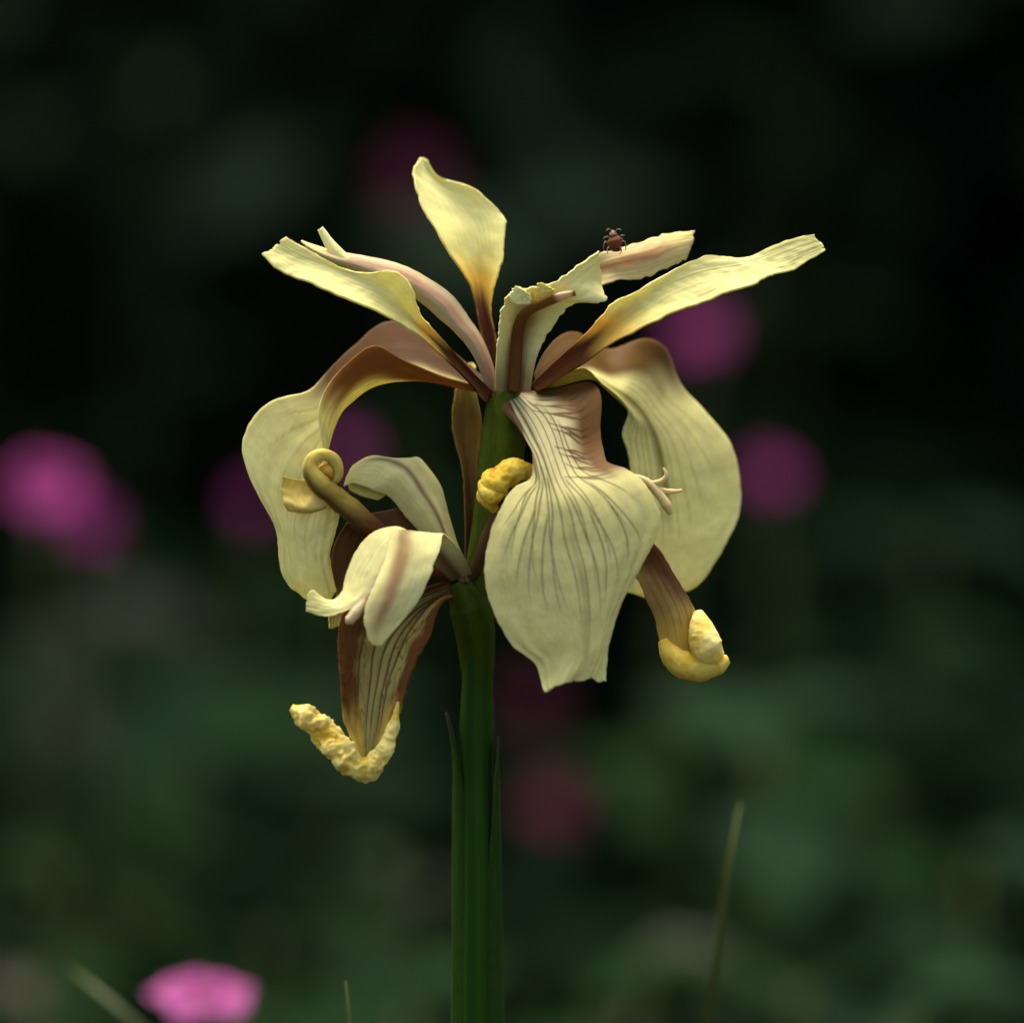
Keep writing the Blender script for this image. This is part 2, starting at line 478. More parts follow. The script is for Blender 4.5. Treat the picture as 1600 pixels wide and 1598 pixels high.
def side_fall_col(claw=0.40, mid=OLIVE, wing_a=PLUM, wing_n=BROWN):
    def f(u, v, hw, L, sd):
        c = mix(CREAM * 0.98, YEL * 0.95, sstep(0.4, 0.8, u))
        j = 0.05 * n2(v * 4, u * 4, sd)
        cl = sstep(claw + 0.06, claw - 0.06, u + j)
        keel = 0.16 + 0.3 * sstep(0.1, claw, u)
        w = sstep(keel - 0.12, keel + 0.22, np.abs(v) + 0.08 * n2(u * 18, v * 4, sd + 1))
        wing = np.where((v < 0)[..., None], wing_a * (1 + 0.25 * n2(u * 6, v * 5, sd + 9))[..., None], wing_n * (1 + 0.35 * n2(u * 6, v * 5, sd + 7))[..., None])
        c = mix(c, wing, cl * w)
        c = mix(c, PLUM, sstep(0.1, 0.0, u))
        c = mix(c, mid, 0.9 * np.exp(-(v * hw / 7) ** 2) * sstep(0.15, 0.3, u) * sstep(0.85, 0.6, u))
        lines = [(s * a, s * b, 0.30, e, 1.3) for s in (-1, 1) for a, b, e in ((.12, .15, .9), (.22, .35, .85), (.32, .56, .78), (.42, .78, .7), (.5, .95, .62))]
        d = vein_lines(u, v, hw, lines, 2.4, sd + 4)
        c = mix(c, np.array([0.34, 0.29, 0.09]), d * 0.45)
        return c
    return f

def wither_fall_col(u, v, hw, L, sd):
    c = mix(np.array([0.23, 0.19, 0.045]), np.array([0.35, 0.30, 0.09]), 0.5 + 0.5 * n2(u * 4, v * 2, sd))
    lines = [(x, y, 0.05, 1.0, 1) for x, y in ((-.42, -.5), (-.2, -.16), (.06, .02), (.22, .3), (.4, .42))]
    d = vein_lines(u, v, hw, lines, 2.6, sd)
    c = mix(c, DKBROWN, d * 0.85)
    w = sstep(0.48, 0.72, np.abs(v - 0.08) + 0.22 * n2(u * 9, v * 4, sd + 1))
    c = mix(c, BROWN * 1.0, w)
    net = np.abs(n2(u * 13, v * 7, sd + 5))
    c = mix(c, DKBROWN, 0.7 * sstep(0.12, 0.0, net) * sstep(0.15, 0.35, np.abs(v)))
    c = mix(c, np.array([0.58, 0.40, 0.06]), sstep(0.66, 0.92, u + 0.10 * n2(u * 8, v * 4, sd + 9)) * sstep(0.25, 0.6, np.abs(v - 0.05)))
    c = mix(c, PLUM, sstep(0.12, 0.0, u))
    return c

def plain_col(c0, c1, c2=None, at=0.6):
    def f(u, v, hw, L, sd):
        c = mix(c0, c1, sstep(0.0, at, u + 0.1 * n2(u * 3, v * 2, sd)))
        if c2 is not None: c = mix(c, c2, sstep(at, 1.0, u))
        return c * (1 + 0.18 * n2(u * 5, v * 5, sd + 3))[..., None]
    return f

# ---- upper flower: falls
front = zrows(
    [[(772, 618), (795, 612), (830, 612)], [(788, 645), (813, 637), (880, 606)], [(806, 661), (829, 662), (920, 598)],
     [(825, 681), (843, 691), (939, 622)], [(832, 700), (852, 713), (938, 670)], [(834, 724), (860, 736), (943, 705)],
     [(829, 750), (868, 758), (953, 726)], [(806, 761), (877, 781), (982, 736)], [(785, 790), (886, 810), (1012, 764)],
     [(768, 825), (893, 840), (1031, 806)], [(757, 885), (903, 882), (1018, 852)], [(762, 932), (910, 920), (993, 896)],
     [(779, 973), (914, 962), (973, 937)], [(805, 1012), (914, 1000), (958, 983)], [(838, 1038), (911, 1032), (949, 1032)],
     [(848, 1064), (900, 1052), (947, 1053)], [(852, 1083), (893, 1065), (946, 1067)]],
    [(0, 0, -10), (20, 30, -30), (35, 52, -40), (55, 78, -20), (75, 98, 10), (90, 114, 45), (102, 128, 82), (106, 142, 100),
     (118, 150, 116), (124, 154, 120), (128, 157, 122), (130, 158, 126), (132, 158, 130), (132, 157, 134), (134, 156, 138), (138, 155, 140), (146, 154, 142)])
petal('fall', front, upper, front_fall_col, M_PETAL, nu=280, nv=150, ruffle=5.0, rfreq=5, edge=2.0, efreq=26, fan=1.6, fanf=8, tipj=0.014)

left_fall = zrows(
    [[(768, 600), (768, 618), (765, 612)], [(720, 560), (735, 607), (725, 598)], [(668, 522), (700, 597), (690, 588)],
     [(622, 503), (660, 590), (655, 573)], [(590, 510), (620, 594), (620, 556)], [(560, 536), (582, 605), (585, 540)],
     [(532, 560), (550, 626), (550, 562)], [(507, 586), (531, 648), (520, 592)], [(478, 612), (516, 680), (503, 622)],
     [(432, 623), (506, 710), (500, 655)], [(397, 652), (496, 738), (508, 702)], [(378, 700), (483, 780), (522, 758)],
     [(399, 762), (470, 820), (530, 807)], [(428, 815), (470, 855), (521, 845)], [(437, 865), (475, 890), (518, 885)],
     [(446, 903), (480, 918), (528, 922)], [(474, 938), (495, 942), (525, 955)]],
    [(-30, 0, 20), (-70, -10, 28), (-90, -12, 38), (-100, -12, 48), (-96, -8, 58), (-84, -4, 62), (-66, 0, 62), (-44, 4, 58),
     (-24, 8, 48), (-10, 10, 46), (0, 18, 46), (8, 22, 42), (14, 28, 36), (14, 32, 30), (12, 32, 24), (8, 28, 18), (4, 18, 10)])
petal('fall', left_fall, upper, side_fall_col(0.46, wing_a=PLUM, wing_n=np.array([0.26, 0.118, 0.026])), M_PETAL, nu=190, nv=80, ruffle=6, rfreq=5, edge=2.0, fan=1.8, fanf=6, tipround=0.06)

right_fall = zrows(
    [[(834, 585), (838, 606), (835, 600)], [(858, 541), (880, 598), (880, 584)], [(905, 521), (925, 588), (915, 576)],
     [(950, 546), (950, 602), (932, 592)], [(1003, 531), (976, 618), (956, 611)], [(1040, 548), (995, 635), (974, 628)],
     [(1057, 590), (1010, 655), (983, 646)], [(1099, 643), (1023, 680), (974, 676)], [(1138, 693), (1033, 715), (983, 706)],
     [(1154, 742), (1040, 758), (988, 750)], [(1156, 795), (1045, 803), (988, 800)], [(1141, 837), (1046, 843), (982, 848)],
     [(1114, 882), (1042, 882), (976, 890)], [(1082, 918), (1035, 915), (978, 922)], [(1040, 932), (1015, 935), (988, 931)]],
    [(-30, -10, 10), (-80, -30, 0), (-120, -50, -12), (-135, -62, -30), (-150, -72, -42), (-168, -86, -52), (-178, -96, -60),
     (-180, -106, -66), (-176, -110, -70), (-168, -112, -74), (-158, -112, -78), (-148, -108, -80), (-138, -105, -82), (-128, -100, -82), (-116, -98, -84)])
petal('fall', right_fall, upper, side_fall_col(0.40, wing_a=np.array([0.13, 0.068, 0.014]), wing_n=np.array([0.26, 0.22, 0.04])), M_PETAL, nu=180, nv=80, ruffle=5, rfreq=5, edge=1.8, fan=1.8, fanf=6, tipround=0.04)

# ---- upper flower: standards
top_std = zrows(
    [[(757, 604), (766, 606), (776, 604)], [(755, 540), (765, 545), (776, 536)], [(746, 490), (757, 496), (769, 500)],
     [(735, 446), (752, 453), (768, 463)], [(708, 405), (748, 410), (781, 416)], [(677, 355), (738, 366), (787, 376)],
     [(656, 319), (722, 334), (789, 342)], [(649, 292), (702, 308), (772, 322)], [(646, 272), (682, 287), (736, 292)],
     [(651, 256), (668, 268), (686, 275)], [(656, 248), (661, 247), (668, 250)]],
    [(-8, -22, -8), (-8, -26, -8), (-10, -28, -10), (-8, -34, -14), (-4, -44, -20), (-14, -56, -34), (-30, -70, -52), (-44, -78, -66), (-58, -84, -76), (-76, -90, -84), (-92, -94, -92)])
petal('standard', top_std, upper, standard_col(0.40, 0.16, claw=np.array([0.17, 0.065, 0.035])), M_PETAL, nu=130, nv=56, ruffle=3.5, rfreq=5, edge=2.4, efreq=24)

left_std = zrows(
    [[(760, 630), (764, 622), (769, 612)], [(719, 583), (724, 578), (730, 572)], [(687, 552), (694, 547), (701, 541)],
     [(660, 527), (667, 521), (677, 515)], [(626, 506), (641, 496), (657, 490)], [(585, 486), (616, 471), (648, 466)],
     [(548, 470), (592, 452), (634, 436)], [(510, 451), (556, 438), (604, 424)], [(476, 436), (522, 424), (570, 428)],
     [(446, 428), (488, 414), (520, 411)], [(424, 413), (456, 401), (476, 388)], [(409, 396), (427, 386), (445, 368)]],
    [(30, 24, 20), (46, 36, 34), (56, 46, 44), (66, 54, 56), (78, 56, 66), (90, 62, 76), (98, 66, 80), (100, 68, 76), (98, 68, 70), (94, 70, 66), (90, 72, 66), (86, 74, 68)])
petal('standard', left_std, upper, standard_col(0.33, 0.10, claw=DKBROWN), M_PETAL, nu=140, nv=52, ruffle=4, rfreq=5, edge=2.2, efreq=26)

right_std = zrows(
    [[(838, 613), (834, 608), (830, 602)], [(885, 584), (874, 577), (861, 571)], [(921, 562), (908, 552), (894, 541)],
     [(951, 539), (938, 527), (919, 517)], [(985, 521), (962, 506), (937, 497)], [(1030, 499), (992, 484), (956, 475)],
     [(1074, 481), (1028, 460), (992, 456)], [(1103, 470), (1070, 441), (1045, 426)], [(1139, 455), (1108, 429), (1086, 406)],
     [(1178, 445), (1146, 423), (1126, 399)], [(1205, 430), (1184, 413), (1165, 402)], [(1241, 422), (1220, 402), (1205, 385)],
     [(1262, 408), (1253, 389), (1245, 372)], [(1290, 391), (1284, 380), (1272, 366)]],
    [(24, 18, 14), (34, 28, 24), (44, 34, 32), (54, 38, 40), (62, 40, 46), (68, 40, 48), (72, 42, 46), (72, 44, 40), (70, 44, 36), (66, 44, 32), (60, 44, 32), (56, 44, 34), (52, 44, 36), (48, 44, 40)])
petal('standard', right_std, upper, standard_col(0.30, 0.14, claw=np.array([0.10, 0.032, 0.008])), M_PETAL, nu=150, nv=52, ruffle=4, rfreq=6, edge=2.4, efreq=26)

# ---- upper flower: style arms
left_arm = zrows(
    [[(780, 612), (771, 615), (762, 612)], [(766, 560), (755, 562), (744, 562)], [(750, 524), (737, 528), (722, 530)],
     [(735, 501), (718, 508), (700, 508)], [(707, 464), (692, 476), (675, 486)], [(673, 439), (660, 453), (650, 466)],
     [(641, 420), (632, 436), (622, 452)], [(600, 407), (594, 423), (590, 440)], [(557, 399), (556, 411), (560, 426)],
     [(517, 391), (520, 402), (527, 413)], [(490, 383), (494, 392), (502, 402)], [(468, 375), (475, 382), (482, 390)]],
    [(0, 12, 8), (-6, 16, 8), (-10, 18, 8), (-10, 20, 8), (-12, 22, 8), (-12, 24, 10), (-8, 28, 14), (-4, 30, 18), (2, 32, 22), (10, 34, 26), (18, 36, 30), (28, 38, 36)])
petal('style_arm', left_arm, upper, style_col(np.array([0.22, 0.11, 0.07]), np.array([0.16, 0.085, 0.05]), 0.38, -0.25, np.array([0.46, 0.38, 0.20])), M_THIN, nu=120, nv=36, ruffle=1.5, edge=1.0)
crest = zrows([[(548, 403), (544, 408), (538, 412)], [(530, 386), (525, 392), (518, 398)], [(514, 368), (510, 374), (505, 378)], [(504, 354), (501, 357), (497, 359)]],
              [(24, 30, 30), (24, 28, 26), (22, 26, 24), (22, 24, 22)])
petal('style_crest', crest, upper, plain_col(CREAM, YEL), M_THIN, nu=40, nv=12, ruffle=0.8, edge=0.4)

mid_arm = zrows(
    [[(774, 611), (800, 614), (828, 611)], [(776, 560), (804, 562), (838, 558)], [(779, 520), (812, 522), (854, 523)],
     [(783, 488), (822, 497), (874, 495)], [(796, 460), (836, 474), (897, 474)], [(828, 449), (862, 464), (922, 473)],
     [(866, 441), (894, 452), (947, 468)], [(902, 416), (914, 434), (941, 452)], [(936, 393), (937, 412), (940, 434)]],
    [(34, 8, 30), (46, 16, 38), (58, 30, 46), (66, 46, 54), (80, 60, 60), (86, 70, 64), (84, 72, 64), (72, 64, 56), (62, 56, 50)])
petal('style_arm', mid_arm, upper, style_col(np.array([0.17, 0.078, 0.017]), np.array([0.17, 0.08, 0.025]), 0.46, 0.0, CREAM, upto=0.55), M_THIN, nu=140, nv=60, ruffle=2.5, rfreq=7, edge=4.0, efreq=30)

far_arm = zrows(
    [[(800, 606), (808, 608), (820, 606)], [(808, 552), (820, 554), (832, 552)], [(830, 496), (845, 501), (858, 506)],
     [(872, 446), (886, 456), (898, 468)], [(920, 405), (930, 425), (940, 447)], [(965, 389), (968, 412), (976, 436)],
     [(1016, 374), (1014, 402), (1010, 433)], [(1050, 365), (1050, 390), (1050, 414)], [(1086, 361), (1082, 382), (1072, 407)]],
    [(-10, -20, -10), (-14, -26, -14), (-20, -34, -20), (-26, -40, -26), (-30, -34, -22), (-34, -24, -24), (-38, -24, -28), (-42, -28, -32), (-44, -36, -36)])
petal('style_arm', far_arm, upper, style_col(np.array([0.30, 0.11, 0.04]), PLUM, 0.34, -0.05, np.array([0.60, 0.50, 0.22]), upto=0.93), M_THIN, nu=120, nv=40, ruffle=2, edge=3.2, efreq=30)

def stamen_col(u, t, r):
    c = mix(np.array([0.12, 0.050, 0.011]), np.array([0.19, 0.085, 0.017]), sstep(0.4, 0.7, u))
    return mix(c, np.array([0.72, 0.50, 0.25]), sstep(0.84, 0.9, u) * sstep(0.99, 0.96, u))  # pale band near the anther's end is a highlight painted into the colour
tube('stamen', [(803, 612, 22), (806, 560, 32), (811, 510, 48), (824, 487, 70), (848, 475, 84), (875, 464, 92), (899, 458, 90)],
     [9, 9.5, 9, 8.5, 8, 8, 5], upper, M_THIN, nu=70, nv=20, squash=0.55, colfn=stamen_col)
# torn crest tips at the bend of the middle arm
petal('style_crest', zrows([[(796, 470), (812, 476), (830, 474)], [(800, 456), (814, 460), (828, 462)], [(806, 447), (812, 449), (820, 456)]], [(84, 86, 88), (88, 90, 92), (92, 94, 96)]),
      upper, plain_col(CREAM, YEL), M_THIN, nu=34, nv=24, ruffle=2.5, rfreq=8, edge=3, efreq=20)
petal('style_crest', zrows([[(834, 470), (846, 468), (862, 462)], [(838, 455), (850, 456), (864, 452)], [(840, 443), (846, 442), (852, 446)]], [(92, 94, 92), (96, 98, 96), (100, 102, 100)]),
      upper, plain_col(GOLD * 0.9, LEMON), M_THIN, nu=34, nv=24, ruffle=2.5, rfreq=8, edge=3, efreq=20)

# green ovary under the upper flower
def green_col(c0, c1):
    def f(u, t, r):
        rib = 0.5 + 0.5 * np.cos(t * 6)
        c = mix(c0, c1, 0.6 * rib)
        return c * (1 + 0.15 * n2(u * 8, np.cos(t) * 2, 41))[..., None]
    return f
G1, G2 = np.array([0.036, 0.055, 0.003]), np.array([0.068, 0.098, 0.005])
tube('ovary', [(793, 606, 0), (790, 640, -10), (786, 690, -18), (779, 750, -22), (766, 830, -22), (752, 905, -20), (746, 970, -18)],
     [20, 32, 36, 34, 30, 27, 26], upper, M_STEM, nu=80, nv=36, colfn=green_col(G1 * 1.2, G2))

# ---- lower flower
up_arm = zrows(
    [[(740, 905), (728, 910), (716, 906)], [(722, 868), (708, 864), (690, 862)], [(709, 835), (690, 824), (664, 838)],
     [(700, 803), (677, 795), (641, 814)], [(691, 766), (656, 764), (622, 790)], [(672, 736), (634, 734), (600, 772)],
     [(653, 716), (622, 727), (588, 768)], [(628, 725), (603, 719), (576, 763)], [(590, 713), (574, 720), (555, 756)], [(550, 730), (544, 740), (536, 761)]],
    [(-6, 16, 8), (-10, 26, 12), (-14, 34, 14), (-22, 38, 14), (-30, 38, 16), (-36, 36, 22), (-30, 32, 25), (4, 28, 26), (4, 24, 26), (0, 14, 22)])
petal('style_arm', up_arm, lower, style_col(np.array([0.14, 0.065, 0.04]), np.array([0.12, 0.055, 0.025]), 0.16, -0.02, CREAM * 0.95, upto=0.9), M_THIN, nu=130, nv=60, ruffle=2, edge=1.2)
petal('style_crest', zrows([[(545, 754), (545, 760), (547, 766)], [(575, 758), (572, 768), (566, 775)], [(604, 768), (602, 774), (590, 781)]], [(14, 18, 20), (6, 12, 14), (0, 6, 8)]),
      lower, plain_col(LEMON, LEMON * 0.9), M_THIN, nu=36, nv=16, ruffle=1.5, edge=1)

right_lobe = zrows(
    [[(736, 897), (722, 902), (706, 907)], [(724, 868), (700, 872), (678, 882)], [(704, 842), (668, 842), (638, 852)],
     [(692, 836), (645, 831), (615, 826)], [(688, 853), (642, 850), (608, 850)], [(679, 880), (634, 885), (598, 884)],
     [(668, 908), (622, 921), (584, 918)], [(652, 940), (608, 954), (572, 948)], [(622, 977), (593, 985), (570, 976)], [(597, 1007), (588, 1009), (577, 1001)]],
    [(20, 34, 24), (46, 58, 46), (76, 86, 72), (100, 110, 96), (124, 132, 116), (140, 148, 132), (148, 156, 144), (150, 156, 148), (150, 152, 150), (148, 148, 148)])
petal('style_arm', right_lobe, lower, style_col(np.array([0.24, 0.12, 0.05]), np.array([0.07, 0.03, 0.008]), 0.38, 0.28, CREAM, upto=0.92), M_THIN, nu=130, nv=56, ruffle=2, edge=1.8)
left_lobe = zrows(
    [[(646, 838), (634, 828), (620, 823)], [(620, 852), (602, 842), (590, 829)], [(606, 878), (582, 868), (567, 847)],
     [(595, 900), (566, 896), (552, 870)], [(578, 928), (556, 921), (541, 900)], [(556, 947), (541, 940), (530, 932)],
     [(530, 959), (519, 950), (508, 936)], [(501, 962), (493, 948), (487, 922)], [(478, 955), (478, 946), (480, 932)]],
    [(104, 102, 92), (118, 110, 94), (128, 116, 96), (134, 120, 98), (136, 124, 102), (136, 128, 112), (134, 130, 120), (132, 130, 124), (130, 130, 128)])
petal('style_crest', left_lobe, lower, style_col(np.array([0.5, 0.38, 0.22]), CREAM, 0.2, -0.9, CREAM, upto=0.7), M_THIN, nu=110, nv=40, ruffle=2, edge=1.6)

def anther_col(u, t, r):
    return np.broadcast_to(np.array([0.60, 0.48, 0.24]), u.shape + (3,)).copy()
tube('stamen', [(580, 925, 130), (566, 945, 134), (556, 957, 138), (545, 970, 140), (541, 974, 140)], [4, 7, 9, 8, 2], lower, M_THIN, nu=40, nv=16, colfn=anther_col)

# rolled standard: a brown tube whose end curls over
def roll_col(u, t, r):
    c = mix(np.array([0.10, 0.035, 0.012]), np.array([0.26, 0.19, 0.03]), sstep(0.42, 0.60, u))
    c = mix(c, np.array([0.56, 0.44, 0.08]), sstep(0.64, 0.76, u))
    dark = np.exp(-((t - 0.95) / 0.5) ** 2)  # dark strip paints the shaded underside of an open seam on the closed tube
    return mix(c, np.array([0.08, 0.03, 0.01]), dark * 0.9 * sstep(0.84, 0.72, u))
tube('standard', [(726, 905, 0), (660, 885, 20), (602, 846, 40), (548, 796, 58), (506, 762, 68), (487, 740, 72), (487, 722, 72), (500, 711, 70), (517, 714, 66), (528, 730, 62), (526, 748, 58), (514, 756, 54)],
     [10, 14, 18, 18, 17, 14, 11, 10, 10, 9, 7, 3], lower, M_WITHER, nu=120, nv=28, squash=0.9, colfn=roll_col, bump=0.22, bfreq=0.045)
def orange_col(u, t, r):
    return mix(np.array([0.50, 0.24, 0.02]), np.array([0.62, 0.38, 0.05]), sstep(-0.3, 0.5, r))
tube('withered_tip', [(500, 742, 52), (506, 736, 56), (512, 738, 58), (518, 746, 56)], [6, 13, 13, 6], lower, M_WITHER, nu=40, nv=24, colfn=orange_col, bump=0.25, bfreq=0.06)

# pocket of faded tissue behind the roll
petal('withered_tip', zrows([[(442, 744), (470, 750), (500, 752)], [(440, 768), (472, 778), (512, 768)], [(446, 788), (478, 796), (512, 784)], [(450, 797), (480, 801), (508, 794)]],
      [(44, 52, 56), (46, 60, 60), (50, 68, 62), (44, 58, 56)]), lower, plain_col(np.array([0.36, 0.27, 0.04]), np.array([0.60, 0.46, 0.12]), at=0.9), M_WITHER, nu=50, nv=40, ruffle=3, edge=2)

# brown fall behind
back_fall = zrows(
    [[(640, 790), (655, 830), (690, 870)], [(590, 800), (610, 840), (640, 880)], [(545, 815), (568, 842), (605, 870)], [(524, 848), (556, 870), (600, 890)], [(519, 888), (550, 900), (590, 915)],
     [(526, 925), (548, 932), (580, 945)], [(514, 958), (526, 960), (545, 962)], [(515, 984), (521, 982), (529, 978)]],
    [(0, -6, 0), (14, 4, 10), (36, 22, 30), (44, 30, 40), (46, 34, 44), (46, 38, 46), (44, 40, 44), (42, 42, 42)])
petal('fall', back_fall, lower, plain_col(np.array([0.12, 0.055, 0.022]), np.array([0.10, 0.045, 0.01]), np.array([0.5, 0.40, 0.08]), 0.7), M_WITHER, nu=90, nv=36, ruffle=3, edge=1)
petal('standard', zrows([[(725, 905), (718, 906), (710, 908)], [(690, 870), (675, 872), (660, 878)], [(655, 830), (640, 836), (618, 846)], [(625, 788), (612, 806), (602, 826)]],
      [(-6, -10, -6), (-8, -14, -8), (-8, -16, -8), (-10, -14, -10)]), lower, plain_col(np.array([0.12, 0.055, 0.025]), np.array([0.26, 0.15, 0.08])), M_WITHER, nu=50, nv=24, ruffle=2)

# hanging fall with the crumpled yellow rim
low_fall = zrows(
    [[(704, 903), (715, 914), (728, 934)], [(664, 917), (684, 930), (700, 936)], [(602, 930), (648, 952), (684, 956)], [(540, 948), (612, 986), (673, 988)],
     [(527, 1000), (596, 1020), (659, 1020)], [(530, 1048), (588, 1060), (641, 1060)], [(534, 1092), (582, 1098), (628, 1098)],
     [(541, 1137), (578, 1138), (616, 1136)], [(554, 1168), (575, 1172), (602, 1174)], [(560, 1196), (572, 1202), (588, 1205)]],
    [(6, 0, 6), (28, 8, 20), (52, 22, 34), (66, 38, 50), (80, 46, 66), (90, 54, 78), (96, 62, 84), (98, 72, 86), (98, 80, 88), (96, 86, 90)])
petal('fall', low_fall, lower, wither_fall_col, M_WITHER, nu=170, nv=90, ruffle=6, rfreq=6, edge=2.5, crease=2.0)

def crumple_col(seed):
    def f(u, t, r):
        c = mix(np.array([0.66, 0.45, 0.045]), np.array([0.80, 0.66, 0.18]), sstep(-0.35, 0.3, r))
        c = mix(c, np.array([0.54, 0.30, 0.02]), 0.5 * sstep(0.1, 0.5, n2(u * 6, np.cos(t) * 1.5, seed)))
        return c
    return f
tube('withered_tip', [(622, 1096, 86), (618, 1122, 88), (608, 1156, 90), (592, 1186, 94), (567, 1200, 98), (540, 1186, 100), (520, 1162, 98), (498, 1138, 94), (474, 1116, 90), (456, 1104, 88)],
     [2, 7, 11, 15, 19, 23, 22, 20, 16, 6], lower, M_WITHER, nu=150, nv=48, colfn=crumple_col(3), bump=0.62, bfreq=0.042)

# fall reaching out under the big front fall, with a rolled golden tip
out_fall = zrows(
    [[(738, 895), (742, 905), (744, 915)], [(820, 876), (822, 890), (824, 904)], [(920, 852), (918, 872), (914, 892)], [(985, 838), (975, 866), (966, 896)],
     [(1022, 850), (1008, 876), (992, 902)], [(1046, 884), (1026, 902), (1004, 922)], [(1068, 920), (1044, 936), (1016, 948)], [(1086, 958), (1056, 968), (1026, 976)], [(1084, 990), (1062, 1000), (1032, 1006)], [(1080, 1020), (1064, 1024), (1044, 1030)]],
    [(0, -6, 0), (12, 0, 6), (24, 10, 14), (34, 18, 20), (40, 26, 24), (44, 38, 28), (44, 44, 30), (40, 46, 30), (36, 44, 32), (34, 40, 34)])
def out_col(u, v, hw, L, sd):
    c = mix(np.array([0.14, 0.060, 0.024]), np.array([0.17, 0.075, 0.03]), 0.5 + 0.5 * n2(u * 4, v * 2, sd))
    pale = sstep(0.60, 0.80, u - 0.16 * v * -1)
    c = mix(c, np.array([0.36, 0.23, 0.07]), pale)
    c = mix(c, np.array([0.56, 0.38, 0.06]), sstep(0.78, 0.95, u))
    d = vein_lines(u, v, hw, [(-.6, -.6, .4, 1, 1), (-.2, -.25, .4, 1, 1), (.2, .15, .4, 1, 1), (.55, .5, .4, 1, 1)], 1.6, sd)
    return mix(c, DKBROWN, 0.45 * d)
petal('fall', out_fall, lower, out_col, M_WITHER, nu=130, nv=44, ruffle=2.5, edge=1.5)
tube('withered_tip', [(1036, 1000, 36), (1048, 1022, 40), (1068, 1038, 44), (1096, 1042, 46), (1122, 1036, 46), (1138, 1030, 44)],
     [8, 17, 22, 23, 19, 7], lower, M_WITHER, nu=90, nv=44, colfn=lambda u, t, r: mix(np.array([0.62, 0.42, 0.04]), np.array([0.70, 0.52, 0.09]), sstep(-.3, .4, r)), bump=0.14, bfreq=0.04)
tube('withered_tip', [(1090, 956, 44), (1094, 972, 50), (1098, 994, 56), (1106, 1014, 58), (1120, 1030, 54)],
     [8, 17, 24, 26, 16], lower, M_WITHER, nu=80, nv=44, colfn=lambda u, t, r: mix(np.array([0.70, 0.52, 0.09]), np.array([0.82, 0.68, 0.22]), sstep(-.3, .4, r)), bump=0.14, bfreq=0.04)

# crumpled golden standard beside the ovary, on its brown stalk
tube('standard', [(738, 900, 10), (750, 870, 24), (766, 830, 36), (782, 798, 44), (790, 775, 48)], [8, 9, 11, 13, 12], lower, M_WITHER, nu=60, nv=20,
     colfn=lambda u, t, r: np.broadcast_to(np.array([0.10, 0.048, 0.02]), u.shape + (3,)).copy(), bump=0.1)
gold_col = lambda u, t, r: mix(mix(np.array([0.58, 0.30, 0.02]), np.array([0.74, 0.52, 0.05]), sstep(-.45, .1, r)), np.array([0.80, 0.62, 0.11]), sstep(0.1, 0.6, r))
tube('withered_tip', [(836, 742, 36), (818, 734, 44), (796, 738, 52), (774, 756, 56), (766, 778, 54), (776, 798, 48)],
     [9, 15, 21, 24, 19, 7], lower, M_WITHER, nu=100, nv=48, colfn=gold_col, bump=0.34, bfreq=0.038)
tube('withered_tip', [(752, 752, 56), (758, 768, 66), (772, 776, 68), (784, 770, 64)], [5, 11, 12, 5], lower, M_WITHER, nu=50, nv=32, colfn=gold_col, bump=0.3, bfreq=0.07)

# thin brown standard standing behind
thin_std = zrows(
    [[(726, 900), (732, 903), (738, 900)], [(727, 835), (737, 838), (746, 835)], [(726, 779), (738, 780), (750, 779)], [(719, 723), (733, 725), (746, 723)],
     [(709, 688), (730, 692), (751, 690)], [(709, 635), (728, 638), (748, 641)], [(716, 600), (729, 602), (742, 602)], [(724, 572), (734, 566), (744, 570)]],
    [(-10, -22, -12), (-36, -50, -36), (-46, -62, -46), (-56, -70, -52), (-62, -80, -56), (-70, -86, -62), (-76, -88, -70), (-84, -86, -80)])
petal('standard', thin_std, lower, plain_col(np.array([0.075, 0.030, 0.010]), np.array([0.24, 0.14, 0.03]), LEMON, 0.75), M_WITHER, nu=100, nv=36, ruffle=3, rfreq=4)

# small forked dried style standing out behind the front fall
DRY = lambda u, t, r: np.broadcast_to(np.array([0.70, 0.55, 0.22]), u.shape + (3,)).copy()
tube('withered_tip', [(985, 742, 60), (1010, 752, 64), (1028, 770, 66), (1042, 790, 66), (1047, 803, 64)], [3, 6, 7, 8, 4], upper, M_THIN, nu=50, nv=14, colfn=DRY)
tube('withered_tip', [(1012, 754, 64), (1032, 752, 66), (1041, 742, 68), (1036, 731, 68)], [4, 4.5, 3.5, 2], upper, M_THIN, nu=36, nv=10, colfn=DRY)
tube('withered_tip', [(1024, 764, 64), (1044, 768, 60), (1066, 766, 56)], [5, 5, 2], upper, M_THIN, nu=26, nv=10, colfn=DRY)

# ---- stem, lower ovary and sheathing bracts
def vert(py):                      # depth of a world-vertical line through (748, 930, 0)
    return -(py - 930) * math.tan(TILT)
stem_pts, stem_r = [], []
for py, x0, x1 in [(985, 712, 780), (1066, 714, 778), (1130, 708, 782), (1206, 712, 779), (1337, 710, 786), (1511, 708, 790), (1640, 707, 792)]:
    stem_pts.append(((x0 + x1) / 2, py, vert(py) - 16)); stem_r.append((x1 - x0) / 2)
sp = [W(p) for p in stem_pts]; sr = [r * S for r in stem_r]
last = sp[-1].copy()
for z in (0.25, 0.12, 0.0, -0.03):
    q = last.copy(); q[2] = z; q[1] -= 0.0; sp.append(q); sr.append(sr[6] * 1.04)
tube('stem', sp, sr, iris, M_STEM, nu=150, nv=48, squash=0.7, colfn=green_col(np.array([0.014, 0.042, 0.004]), np.array([0.026, 0.066, 0.006])), pixel=False)
